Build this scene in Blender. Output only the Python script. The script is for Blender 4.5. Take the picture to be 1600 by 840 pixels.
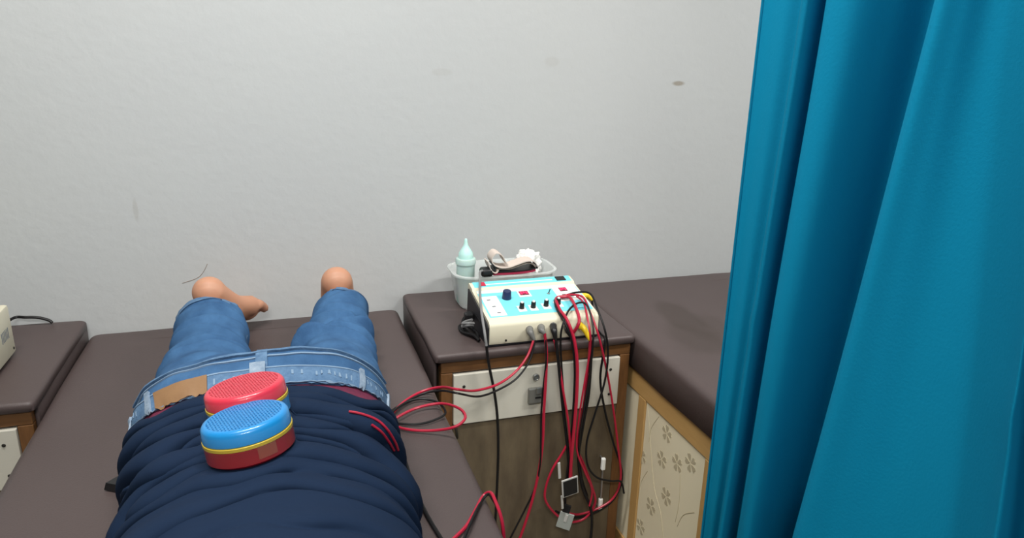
import bpy, bmesh, math, random
from mathutils import Vector, Matrix, noise
from mathutils.bvhtree import BVHTree

for o in list(bpy.data.objects): bpy.data.objects.remove(o, do_unlink=True)
S = bpy.context.scene
COL = S.collection
PI = math.pi
random.seed(4)

# ------------------------------------------------------------------ camera
B = 0.65                       # height of the patient bed's top above the floor
WY = 1.90                      # the wall behind the beds
F, YAW, PITCH, ROLL, CH = 1138.6, 0.3168, 0.2993, 0.0272, 0.7034
CAM = Vector((0, 0, B + CH))
fw = Vector((math.sin(YAW)*math.cos(PITCH), math.cos(YAW)*math.cos(PITCH), -math.sin(PITCH)))
r0 = Vector((math.cos(YAW), -math.sin(YAW), 0)); u0 = r0.cross(fw)
rt = math.cos(ROLL)*r0 + math.sin(ROLL)*u0
up = -math.sin(ROLL)*r0 + math.cos(ROLL)*u0
cd = bpy.data.cameras.new('camera'); cam = bpy.data.objects.new('camera', cd); COL.objects.link(cam)
cam.matrix_world = Matrix(((rt.x, up.x, -fw.x, CAM.x), (rt.y, up.y, -fw.y, CAM.y), (rt.z, up.z, -fw.z, CAM.z), (0, 0, 0, 1)))
cd.sensor_fit = 'HORIZONTAL'; cd.sensor_width = 36; cd.lens = 36*F/1600; cd.clip_start = .01
S.camera = cam

# ------------------------------------------------------------------ world, exposure
w = bpy.data.worlds.new('world'); S.world = w; w.use_nodes = True
w.node_tree.nodes['Background'].inputs[0].default_value = (.8, .85, .9, 1)
w.node_tree.nodes['Background'].inputs[1].default_value = .3
S.view_settings.view_transform = 'Standard'; S.view_settings.look = 'None'
S.view_settings.exposure = 0.07; S.view_settings.gamma = 1; S.view_settings.use_curve_mapping = False
# the room's ceiling lamps: (x, y, watts); the fixtures are built further down
LAMPS = [(-0.15, 0.90, 42), (2.0, 0.40, 56), (-0.2, -1.1, 54)]
CEIL = 2.75

# ------------------------------------------------------------------ measuring helpers (a sight line meets a real surface)
def ray(px, py): return fw + rt*((px-800)/F) - up*((py-420)/F)
def atz(px, py, z): d = ray(px, py); return CAM + d*((B+z-CAM.z)/d.z)
def aty(px, py, y): d = ray(px, py); return CAM + d*(y/d.y)
def atx(px, py, x): d = ray(px, py); return CAM + d*(x/d.x)
def V(x, y, z): return Vector((x, y, B+z))          # z counted from the bed top

# ------------------------------------------------------------------ mesh helpers
class M:
    def __init__(s): s.v = []; s.f = []; s.mi = []
    def add(s, vs, fs, m=0):
        b = len(s.v); s.v += [Vector(q) for q in vs]; s.f += [tuple(b+i for i in f) for f in fs]; s.mi += [m]*len(fs); return s
    def box(s, a, b, bev=0, rot=None, cen=None, seg=2, m=0):
        bm = bmesh.new(); bmesh.ops.create_cube(bm, size=1)
        a = Vector(a); b = Vector(b); c = (a+b)/2; d = b-a
        for v in bm.verts: v.co = Vector((v.co.x*d.x, v.co.y*d.y, v.co.z*d.z))
        if bev: bmesh.ops.bevel(bm, geom=list(bm.edges), offset=bev, segments=seg, profile=.5, affect='EDGES')
        for v in bm.verts:
            q = v.co.copy()
            if rot is not None: q = rot @ q
            v.co = q + c
        s.bm(bm, m); return s
    def bm(s, bm, m=0):
        bm.verts.index_update()
        s.add([v.co.copy() for v in bm.verts], [[v.index for v in f.verts] for f in bm.faces], m); bm.free(); return s
    def loft(s, rings, caps=True, closed=True, m=0):
        n = len(rings[0]); vs = [p for r in rings for p in r]; fs = []
        for i in range(len(rings)-1):
            for j in range(n if closed else n-1):
                k = (j+1) % n
                fs.append((i*n+j, i*n+k, (i+1)*n+k, (i+1)*n+j))
        if caps and closed:
            fs.append(tuple(range(n))[::-1]); fs.append(tuple((len(rings)-1)*n+j for j in range(n)))
        return s.add(vs, fs, m)
    def tube(s, pts, r, n=8, sub=6, smooth=True, m=0, rads=None, flat=1.0):
        P = spline(pts, sub) if smooth and len(pts) > 2 else [Vector(p) for p in pts]
        if rads is None: R = [r]*len(P)
        else:
            R = []
            for i in range(len(P)):
                t = i/(len(P)-1)*(len(rads)-1); k = min(int(t), len(rads)-2); R.append(rads[k]+(rads[k+1]-rads[k])*(t-k))
        rings = []; t0 = (P[1]-P[0]).normalized(); nrm = t0.orthogonal().normalized()
        for i, p in enumerate(P):
            t = (P[min(i+1, len(P)-1)]-P[max(i-1, 0)]).normalized()
            nrm = (nrm - t*nrm.dot(t))
            nrm = nrm.normalized() if nrm.length > 1e-6 else t.orthogonal().normalized()
            bn = t.cross(nrm)
            rings.append([p + (nrm*math.cos(a)+bn*math.sin(a)*flat)*R[i] for a in [2*PI*q/n for q in range(n)]])
        return s.loft(rings, m=m)
    def lathe(s, prof, cen, n=32, axis=None, m=0):
        cen = Vector(cen); q = (Vector((0, 0, 1)).rotation_difference(Vector(axis).normalized())).to_matrix() if axis is not None else Matrix.Identity(3)
        rings = [[cen + q @ Vector((r*math.cos(2*PI*k/n), r*math.sin(2*PI*k/n), z)) for k in range(n)] for r, z in prof]
        return s.loft(rings, m=m)
    def ell(s, c, r, rot=None, nu=20, nv=12, m=0):
        c = Vector(c); rings = []
        for i in range(nv+1):
            a = -PI/2 + PI*(.03 + .94*i/nv)
            ring = []
            for k in range(nu):
                q = Vector((r[0]*math.cos(a)*math.cos(2*PI*k/nu), r[1]*math.cos(a)*math.sin(2*PI*k/nu), r[2]*math.sin(a)))
                ring.append(c + (rot @ q if rot is not None else q))
            rings.append(ring)
        return s.loft(rings, m=m)

def spline(pts, sub):
    P = [Vector(p) for p in pts]; out = []
    for i in range(len(P)-1):
        p0 = P[max(i-1, 0)]; p1 = P[i]; p2 = P[i+1]; p3 = P[min(i+2, len(P)-1)]
        for k in range(sub):
            t = k/sub
            out.append(.5*((2*p1) + (p2-p0)*t + (2*p0-5*p1+4*p2-p3)*t*t + (3*p1-p0-3*p2+p3)*t**3))
    out.append(P[-1]); return out

def interp(keys, t):
    if t <= keys[0][0]: return keys[0][1:]
    for a, b in zip(keys, keys[1:]):
        if t <= b[0]:
            k = (t-a[0])/(b[0]-a[0]); k = k*k*(3-2*k)*.5 + k*.5
            return tuple(x+(y-x)*k for x, y in zip(a[1:], b[1:]))
    return keys[-1][1:]

def wloc(o):
    l = Vector((0, 0, 0))
    while o is not None: l += o.location; o = o.parent
    return l

def obj(name, m, mat, parent=None, smooth=False, auto=None):
    """one mesh object; vertices are given in world space"""
    me = bpy.data.meshes.new(name)
    if parent is not None: org = wloc(parent)
    else:
        xs = [v.x for v in m.v]; ys = [v.y for v in m.v]; zs = [v.z for v in m.v]
        org = Vector(((min(xs)+max(xs))/2, (min(ys)+max(ys))/2, min(zs)))
    me.from_pydata([tuple(v-org) for v in m.v], [], m.f)
    mats = mat if isinstance(mat, (list, tuple)) else [mat]
    for q in mats: me.materials.append(q)
    if len(mats) > 1: me.polygons.foreach_set('material_index', m.mi)
    bm = bmesh.new(); bm.from_mesh(me); bmesh.ops.recalc_face_normals(bm, faces=bm.faces)
    if smooth:
        ang = math.radians(auto if auto else 40)
        for f in bm.faces: f.smooth = True
        for e in bm.edges:
            if len(e.link_faces) == 2 and e.calc_face_angle(0) > ang: e.smooth = False
    bm.to_mesh(me); bm.free()
    o = bpy.data.objects.new(name, me); COL.objects.link(o)
    if parent is not None: o.parent = parent
    else: o.location = org
    return o

def tag(o, label=None, cat=None, group=None, kind=None):
    if label: o['label'] = label
    if cat: o['category'] = cat
    if group: o['group'] = group
    if kind: o['kind'] = kind
    return o
def thing(name, label, cat, loc, group=None):
    o = bpy.data.objects.new(name, None); COL.objects.link(o); o.location = loc; o.empty_display_size = .05
    return tag(o, label, cat, group)
def struct(name, m, mat, **k): return tag(obj(name, m, mat, **k), kind='structure')

# ------------------------------------------------------------------ materials
def mat(name, col, rough=.5, metal=0, bump=None, vary=None, spec=.5, trans=0, emit=None, sheen=0, alpha=1, coat=0, ior=1.45, sss=0):
    """bump=(scale, strength, distance, detail); vary=(scale, amount 0..1, stretch xyz, other colour)"""
    m = bpy.data.materials.new(name); m.use_nodes = True; nt = m.node_tree; N = nt.nodes; L = nt.links
    p = N['Principled BSDF']; I = p.inputs
    I['Base Color'].default_value = (*col, 1); I['Roughness'].default_value = rough; I['Metallic'].default_value = metal
    I['Specular IOR Level'].default_value = spec; I['Transmission Weight'].default_value = trans; I['IOR'].default_value = ior
    I['Sheen Weight'].default_value = sheen; I['Alpha'].default_value = alpha; I['Coat Weight'].default_value = coat
    if sss: I['Subsurface Weight'].default_value = sss; I['Subsurface Radius'].default_value = (.02, .008, .004); I['Subsurface Scale'].default_value = .5
    if emit: I['Emission Color'].default_value = (*emit[0], 1); I['Emission Strength'].default_value = emit[1]
    tc = N.new('ShaderNodeTexCoord')
    if vary:
        mp = N.new('ShaderNodeMapping'); mp.inputs['Scale'].default_value = vary[2]; L.new(tc.outputs['Object'], mp.inputs['Vector'])
        nz = N.new('ShaderNodeTexNoise'); nz.inputs['Scale'].default_value = vary[0]; nz.inputs['Detail'].default_value = 6; nz.inputs['Roughness'].default_value = .6
        L.new(mp.outputs[0], nz.inputs['Vector'])
        rp = N.new('ShaderNodeValToRGB'); rp.color_ramp.elements[0].position = .5-.5*vary[1]*.5; rp.color_ramp.elements[1].position = .5+.5*vary[1]*.5
        rp.color_ramp.elements[0].position = .3; rp.color_ramp.elements[1].position = .7
        rp.color_ramp.elements[0].color = (*[c+(d-c)*vary[1] for c, d in zip(col, vary[3])], 1); rp.color_ramp.elements[1].color = (*col, 1)
        L.new(nz.outputs['Fac'], rp.inputs[0]); L.new(rp.outputs[0], I['Base Color'])
    if bump:
        nz = N.new('ShaderNodeTexNoise'); nz.inputs['Scale'].default_value = bump[0]; nz.inputs['Detail'].default_value = bump[3] if len(bump) > 3 else 3
        L.new(tc.outputs['Object'], nz.inputs['Vector'])
        bp = N.new('ShaderNodeBump'); bp.inputs['Strength'].default_value = bump[1]; bp.inputs['Distance'].default_value = bump[2]
        L.new(nz.outputs['Fac'], bp.inputs['Height']); L.new(bp.outputs[0], I['Normal'])
    return m

def blot(m, spots, col):
    """stains with a shape of their own: (centre in object space, radii, strength)"""
    nt = m.node_tree; N = nt.nodes; L = nt.links; p = N['Principled BSDF']; tc = N.new('ShaderNodeNewGeometry')
    src = p.inputs['Base Color'].links[0].from_socket if p.inputs['Base Color'].links else None
    base = tuple(p.inputs['Base Color'].default_value)
    nz = N.new('ShaderNodeTexNoise'); nz.inputs['Scale'].default_value = 9; nz.inputs['Detail'].default_value = 5
    L.new(tc.outputs['Position'], nz.inputs['Vector'])
    for c, r, k in spots:
        mp = N.new('ShaderNodeVectorMath'); mp.operation = 'SUBTRACT'; mp.inputs[1].default_value = c; L.new(tc.outputs['Position'], mp.inputs[0])
        dv = N.new('ShaderNodeVectorMath'); dv.operation = 'DIVIDE'; dv.inputs[1].default_value = r; L.new(mp.outputs[0], dv.inputs[0])
        ln = N.new('ShaderNodeVectorMath'); ln.operation = 'LENGTH'; L.new(dv.outputs[0], ln.inputs[0])
        ad = N.new('ShaderNodeMath'); ad.operation = 'ADD'; L.new(ln.outputs['Value'], ad.inputs[0]); L.new(nz.outputs['Fac'], ad.inputs[1])
        mr = N.new('ShaderNodeMapRange'); mr.inputs[1].default_value = 1.15; mr.inputs[2].default_value = 1.6; mr.inputs[3].default_value = k; mr.inputs[4].default_value = 0
        L.new(ad.outputs[0], mr.inputs[0])
        mx = N.new('ShaderNodeMix'); mx.data_type = 'RGBA'; L.new(mr.outputs[0], mx.inputs[0])
        if src: L.new(src, mx.inputs[6])
        else: mx.inputs[6].default_value = base
        mx.inputs[7].default_value = (*col, 1); src = mx.outputs[2]
    L.new(src, p.inputs['Base Color'])

def weave(m, scale, strength, dist, colk=.0, axis=('X', 'Y')):
    """fine woven relief from two crossed wave textures"""
    nt = m.node_tree; N = nt.nodes; L = nt.links; p = N['Principled BSDF']; tc = N.new('ShaderNodeTexCoord')
    ws = []
    for d in axis:
        t = N.new('ShaderNodeTexWave'); t.bands_direction = d; t.inputs['Scale'].default_value = scale; t.inputs['Distortion'].default_value = 1.5; t.inputs['Detail'].default_value = 1
        L.new(tc.outputs['Object'], t.inputs['Vector']); ws.append(t)
    a = N.new('ShaderNodeMath'); a.operation = 'MULTIPLY'; L.new(ws[0].outputs['Fac'], a.inputs[0]); L.new(ws[1].outputs['Fac'], a.inputs[1])
    bp = N.new('ShaderNodeBump'); bp.inputs['Strength'].default_value = strength; bp.inputs['Distance'].default_value = dist
    L.new(a.outputs[0], bp.inputs['Height'])
    if p.inputs['Normal'].links: L.new(p.inputs['Normal'].links[0].from_socket, bp.inputs['Normal'])
    L.new(bp.outputs[0], p.inputs['Normal'])

X = {}
X['wall'] = mat('wall_paint', (.485, .502, .50), .75, bump=(45, .22, .004, 6), vary=(2.2, .5, (1, 1, 1.4), (.46, .475, .48)))
blot(X['wall'], [((1.108, WY, B+.608), (.022, .1, .008), .8), ((.72, WY, B+.66), (.02, .1, .012), .12), ((-.33, WY, B+.30), (.006, .1, .03), .2), ((.42, WY, B+.63), (.03, .1, .01), .12)], (.27, .24, .19))
X['white'] = mat('white_paint', (.75, .75, .73), .8)
X['grey'] = mat('grey_green_paint', (.27, .31, .31), .8)
X['ceiling'] = mat('ceiling_paint', (.68, .68, .66), .85)
X['floor'] = mat('floor_tile', (.24, .22, .20), .35, vary=(6, .4, (1, 1, 1), (.20, .18, .165)))
X['rexine'] = mat('brown_rexine', (.075, .055, .053), .46, bump=(420, .25, .0012, 2), vary=(5, .35, (1, 1, 1), (.058, .041, .039)), spec=.5)
X['rexine_stain'] = mat('brown_rexine_stained', (.075, .055, .053), .46, bump=(420, .25, .0012, 2), vary=(5, .35, (1, 1, 1), (.058, .041, .039)), spec=.5)
blot(X['rexine_stain'], [((.985, 1.55, B+.03), (.05, .16, .2), .6), ((.94, 1.42, B+.03), (.07, .10, .2), .5), ((1.04, 1.50, B+.03), (.045, .08, .2), .35)], (.04, .027, .022))
X['rexine_edge'] = mat('dark_rexine_side', (.026, .017, .017), .4, bump=(300, .2, .001, 2))
X['oak'] = mat('brown_wood_edging', (.175, .078, .026), .45, vary=(18, .7, (1, 8, 8), (.09, .04, .013)))
X['oakv'] = mat('brown_wood_stile', (.175, .078, .026), .45, vary=(18, .7, (8, 8, 1), (.09, .04, .013)))
X['pine'] = mat('light_wood_edging', (.52, .32, .12), .45, vary=(14, .5, (8, 1, 8), (.42, .25, .085)))
X['pinev'] = mat('light_wood_stile', (.52, .32, .12), .45, vary=(14, .5, (8, 8, 1), (.42, .25, .085)))
X['lam'] = mat('white_laminate', (.55, .53, .455), .4, vary=(40, .3, (1, 1, 12), (.48, .465, .40)))
X['walnut'] = mat('brown_laminate', (.145, .112, .068), .5, vary=(9, .9, (3, 3, .9), (.075, .055, .035)))
X['cream'] = mat('cream_laminate', (.82, .75, .55), .4, vary=(6, .3, (1, 1, 1), (.78, .71, .51)))
X['petal'] = mat('taupe_print', (.50, .44, .30), .45)
X['vine'] = mat('pale_print', (.56, .49, .33), .45)
X['steel'] = mat('brushed_steel', (.42, .42, .40), .35, .9)
X['grey_metal'] = mat('grey_latch_metal', (.22, .22, .20), .45, .5)
X['dark'] = mat('dark_screw', (.02, .018, .015), .5, .3)
X['casing'] = mat('cream_casing', (.68, .64, .49), .38)
X['black'] = mat('black_plastic', (.010, .010, .011), .4)
X['blackcase'] = mat('black_case_metal', (.018, .018, .022), .45)
X['cyan'] = mat('cyan_overlay', (.17, .66, .76), .35, vary=(60, .15, (1, 1, 1), (.28, .72, .80)))
X['wht'] = mat('white_overlay', (.82, .83, .80), .35)
X['print'] = mat('grey_print', (.18, .2, .22), .5)
X['navyknob'] = mat('navy_knob', (.018, .028, .085), .35)
X['lcd'] = mat('red_display', (.45, .01, .06), .3, emit=((1, .02, .12), .9))
X['lcdoff'] = mat('dark_display_window', (.12, .004, .02), .25)
X['redsw'] = mat('red_switch', (.42, .01, .04), .3, emit=((1, .05, .12), .15))
X['redwire'] = mat('red_wire', (.40, .012, .038), .36)
X['blackwire'] = mat('black_wire', (.008, .0075, .008), .45, spec=.3)
X['greywire'] = mat('grey_cord', (.20, .20, .20), .35)
X['greyplug'] = mat('grey_plug', (.14, .14, .13), .4)
X['yellow'] = mat('yellow_plug', (.75, .53, .02), .35)
X['padgrey'] = mat('grey_pad_back', (.34, .37, .35), .55)
X['padblack'] = mat('carbon_rubber', (.006, .006, .007), .6)
X['padrim'] = mat('pad_rim', (.48, .48, .46), .5)
X['tub'] = mat('frosted_plastic', (.90, .93, .92), .3, trans=.6, ior=1.1, vary=(20, .2, (1, 1, 1), (.8, .84, .83)))
X['bottle'] = mat('mint_bottle_plastic', (.60, .80, .75), .3, trans=.25, ior=1.2, sss=.2)
X['nozzle'] = mat('mint_nozzle_plastic', (.52, .82, .76), .35, sss=.2)
X['cotton'] = mat('white_cotton', (.88, .88, .85), .9, bump=(90, .6, .01, 6))
X['strapw'] = mat('pale_strap', (.62, .53, .47), .8, bump=(300, .3, .001))
X['strapi'] = mat('taupe_strap_lining', (.30, .24, .20), .85)
X['strapr'] = mat('red_hook_pad', (.35, .02, .06), .85, bump=(400, .6, .002))
X['denim'] = mat('blue_denim', (.058, .142, .28), .85, bump=(500, .35, .0012, 2), vary=(16, .9, (1.2, .8, 1), (.028, .074, .165)), spec=.12)
X['denimlight'] = mat('faded_denim', (.115, .21, .34), .85, bump=(300, .5, .002, 3), vary=(70, .9, (1, 1, 1), (.05, .115, .22)))
X['loop'] = mat('whitened_denim', (.30, .37, .45), .85, bump=(300, .5, .002, 3), vary=(70, .8, (1, 1, 1), (.12, .19, .28)))
X['stitch'] = mat('pale_stitching', (.19, .28, .39), .85)
X['leather'] = mat('tan_leather_patch', (.27, .15, .068), .6, bump=(150, .3, .001, 3), vary=(25, .5, (1, 1, 1), (.19, .10, .045)))
X['shirt'] = mat('navy_cotton', (.0100, .0205, .046), .85, bump=(500, .15, .0008, 2), spec=.08)
X['maroon'] = mat('maroon_checked_cotton', (.16, .012, .045), .8, vary=(70, .7, (1, 1, 1), (.05, .008, .03)))
X['skin'] = mat('skin', (.52, .27, .17), .5, bump=(180, .15, .001, 3), vary=(9, .3, (1, 1, 1), (.42, .19, .11)), sss=.15)
X['hair'] = mat('black_hair', (.012, .010, .009), .5, bump=(200, .7, .004, 2))
X['eye'] = mat('eye_white', (.75, .73, .7), .3)
X['lip'] = mat('lip', (.36, .12, .10), .5)
X['curtain'] = mat('teal_curtain_cotton', (.003, .225, .39), .8, bump=(260, .25, .0012, 2), vary=(3, .3, (3, 3, .5), (.003, .195, .35)), spec=.12)
def translucent(m, k):
    nt = m.node_tree; N = nt.nodes; L = nt.links; p = N['Principled BSDF']; o = [q for q in N if q.type == 'OUTPUT_MATERIAL'][0]
    t = N.new('ShaderNodeBsdfTranslucent'); mx = N.new('ShaderNodeMixShader'); mx.inputs[0].default_value = k
    L.new(p.inputs['Base Color'].links[0].from_socket, t.inputs['Color'])
    L.new(p.outputs[0], mx.inputs[1]); L.new(t.outputs[0], mx.inputs[2]); L.new(mx.outputs[0], o.inputs['Surface'])
translucent(X['curtain'], .2)
weave(X['curtain'], 350, .15, .0006, axis=('Y', 'Z'))
weave(X['rexine'], 300, .12, .0005); weave(X['rexine_stain'], 300, .12, .0005)
X['rod'] = mat('steel_rod', (.5, .5, .5), .3, .9)
X['redlid'] = mat('red_plastic', (.62, .035, .065), .32, coat=.3)
X['redcase'] = mat('dark_red_plastic', (.30, .006, .014), .3, coat=.15)
X['bluelid'] = mat('blue_plastic', (.012, .23, .56), .32, coat=.3)
X['yellowring'] = mat('yellow_ring', (.56, .40, .03), .4)
X['tape'] = mat('clear_tape', (.85, .80, .70), .15, alpha=.03, coat=.15)
X['paper'] = mat('tan_tape', (.50, .34, .20), .4, alpha=.2)
X['tubeglow'] = mat('lamp_tube', (.9, .9, .9), .5, emit=((1, .98, .94), 6))

# ------------------------------------------------------------------ the room
RX0, RX1, RY0 = -3.0, 3.2, -2.8
struct('floor', M().box((RX0-.1, RY0-.1, -.1), (RX1+.1, WY+.1, 0)), X['floor'])
struct('ceiling', M().box((RX0-.1, RY0-.1, CEIL), (RX1+.1, WY+.1, CEIL+.1)), X['ceiling'])
wb = struct('wall_back', M().box((RX0, WY, 0), (RX1, WY+.1, CEIL)), X['wall'])
struct('wall_left', M().box((RX0-.1, RY0, 0), (RX0, WY, CEIL)), X['grey'])
struct('wall_right', M().box((RX1, RY0, 0), (RX1+.1, WY, CEIL)), X['grey'])
struct('wall_front', M().box((RX0, RY0-.1, 0), (RX1, RY0, CEIL)), X['grey'])
obj('hairline_mark', M().tube([aty(285, 442, WY-.0006), aty(308, 434, WY-.0006), aty(318, 424, WY-.0006), aty(324, 412, WY-.0006)], .0006, n=5), X['strapi'], wb)

for i, (lx, ly, wt) in enumerate(LAMPS):
    t = thing('ceiling_lamp', ['white tube lamp on the ceiling above the patient bed', 'white tube lamp on the ceiling beyond the teal curtain', 'white tube lamp on the ceiling behind the patient bed'][i], 'lamp', (lx, ly, CEIL-.07))
    obj('lamp_housing', M().box((lx-.62, ly-.06, CEIL-.03), (lx+.62, ly+.06, CEIL), .006), X['white'], t)
    obj('lamp_tube', M().tube([(lx-.58, ly, CEIL-.05), (lx+.58, ly, CEIL-.05)], .014, n=12, smooth=False), X['tubeglow'], t, smooth=True)
    for sx in (-1, 1): obj('lamp_holder', M().box((lx+sx*.60-.012, ly-.02, CEIL-.07), (lx+sx*.60+.012, ly+.02, CEIL-.03), .004), X['white'], t)
    ld = bpy.data.lights.new('lamp_light', 'AREA'); ld.shape = 'RECTANGLE'; ld.size = 1.16; ld.size_y = .12; ld.energy = wt; ld.color = (1, .975, .94)
    lo = bpy.data.objects.new('lamp_light', ld); COL.objects.link(lo); lo.parent = t; lo.location = (0, 0, -.004)

# ------------------------------------------------------------------ upholstered blocks
def pad(x0, x1, y0, y1, z0, z1, r, wob=.0, nx=24, ny=36):
    """a soft cushion: flat top with rounded shoulders and slightly uneven edges"""
    m = M(); rings = []
    def rr(inset, z):
        pts = []; rad = max(.012, r-inset*.2)
        ax0, ax1, ay0, ay1 = x0+inset, x1-inset, y0+inset, y1-inset
        for (cx, cy, a0) in ((ax1-rad, ay1-rad, 0), (ax0+rad, ay1-rad, 90), (ax0+rad, ay0+rad, 180), (ax1-rad, ay0+rad, 270)):
            for k in range(5):
                a = math.radians(a0+k*22.5); pts.append(Vector((cx+rad*math.cos(a), cy+rad*math.sin(a), B+z)))
        # subdivide the straights
        out = []
        for i, p in enumerate(pts):
            q = pts[(i+1) % len(pts)]; n = max(1, int((q-p).length/.06))
            n = 14 if (i % 5 == 4) else 1
            for k in range(n): out.append(p+(q-p)*k/n)
        for p in out:
            if wob: p += Vector((noise.noise(p*9)*wob, noise.noise(p*9+Vector((7, 0, 0)))*wob*.3, noise.noise(p*7+Vector((0, 9, 0)))*wob*.5))
        return out
    rings.append(rr(.004, z0)); rings.append(rr(0, z0+.003))
    for k in range(7):
        a = PI/2*k/6
        rings.append(rr(r*(1-math.cos(a)), z1-r+r*math.sin(a)))
    rings.append(rr(r+.02, z1+.0005)); rings.append(rr(r+.06, z1+.001))
    return m.loft(rings)

def make_bed(name, label, x0, x1, y0, y1, zt, panels, rexine, side=-1):
    t = thing(name, label, 'bed', ((x0+x1)/2, (y0+y1)/2, 0))
    obj('mattress', pad(x0, x1, y0, y1, zt-.085, zt, .018, .004), rexine, t, smooth=True, auto=60)
    zr = zt-.088
    obj('carcass', M().box((x0+.022, y0+.03, .06), (x1-.022, y1-.002, B+zr), .003), X['lam'], t)
    obj('plinth', M().box((x0+.06, y0+.06, 0), (x1-.06, y1-.03, .06)), X['dark'], t)
    for sx in (-1, 1):
        xo = x0+.006 if sx < 0 else x1-.006; xi = x0+.024 if sx < 0 else x1-.024
        a, b = min(xo, xi), max(xo, xi)
        obj('top_rail', M().box((a, y0+.01, B+zr-.052), (b, y1-.003, B+zr), .002), X['pine'], t)
        obj('bottom_rail', M().box((a, y0+.01, .06), (b, y1-.003, .11), .002), X['pine'], t)
        for k, (p0, p1) in enumerate(panels):
            obj('stile', M().box((a, p0-.035, .1102), (b, p0, B+zr-.0522), .002), X['pinev'], t)
            pn = M().box((a+.004 if sx < 0 else a, p0+.0005, .1104), (b if sx < 0 else b-.004, p1-.0355, B+zr-.0524), .001)
            po = obj('side_panel', pn, X['cream'], t)
            if sx == side: t['panel%d' % k] = po.name
    return t

bed = make_bed('treatment_bed', 'low bed with brown leatherette mattress under the lying person', -.466, .291, -.12, WY-.002, -.002, [(-.08, .4), (.4, .88), (.88, 1.40), (1.40, 1.9)], X['rexine'])
bed2 = make_bed('treatment_bed', 'empty brown bed with stained mattress and flowered cream side behind the curtain', .803, 1.56, -.12, WY-.002, .03, [(-.08, .62), (.62, 1.143), (1.143, 1.442), (1.442, 1.9)], X['rexine_stain'])

# printed flowers on the cream side panel of the right bed
def flower(c, s, rot, xf):
    m = M()
    for k in range(5):
        a = rot+2*PI*k/5; d = Vector((0, math.cos(a), math.sin(a))); n = Vector((0, -math.sin(a), math.cos(a)))
        pr = [(.12, 0), (.45, .2), (.8, .33), (1.0, .22), (.9, .06), (1.0, -.14), (.82, -.3), (.45, -.2)]
        top = [c + d*(s*p) + n*(s*q) + Vector((-.0006, 0, 0)) for p, q in pr]; bot = [p+Vector((.0006, 0, 0)) for p in top]
        m.loft([bot, top])
    return m
xs = .803+.0098
for pname, spots in (('panel2', [(1042, 677, 1), (1034, 717, 1), (1058, 723, 1), (1079, 723, 1.05), (1003, 712, .95), (1041, 775, 1.05), (1017, 790, 1.05), (1001, 822, 1), (1066, 690, .0)]),):
    po = bpy.data.objects[bed2[pname]]
    for i, (px, py, s) in enumerate(spots):
        if s == 0: continue
        obj('printed_flower', flower(atx(px, py, xs), .0155*s+.006, .3+i*1.1, xs), X['petal'], po)
    rnd = random.Random(8)
    for i in range(7):
        c = Vector((xs, 1.17+.2*rnd.random(), .16+.16*rnd.random()+.02*i))
        if c.z < B-.42: obj('printed_flower', flower(c, .021, i, xs), X['petal'], po)
    for pts in ([(1012, 630), (1016, 690), (1022, 760), (1032, 800), (1036, 840)], [(1030, 650), (1018, 668), (1014, 690)], [(1063, 740), (1061, 785), (1055, 815)], [(1085, 800), (1068, 804), (1058, 822)], [(1012, 735), (1001, 755), (999, 780)]):
        obj('printed_vine', M().tube([atx(x, y, xs) for x, y in pts], .0008, n=6), X['vine'], po)
for k in range(4):
    if 'panel%d' % k in bed: del bed['panel%d' % k]
    if 'panel%d' % k in bed2: del bed2['panel%d' % k]

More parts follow.
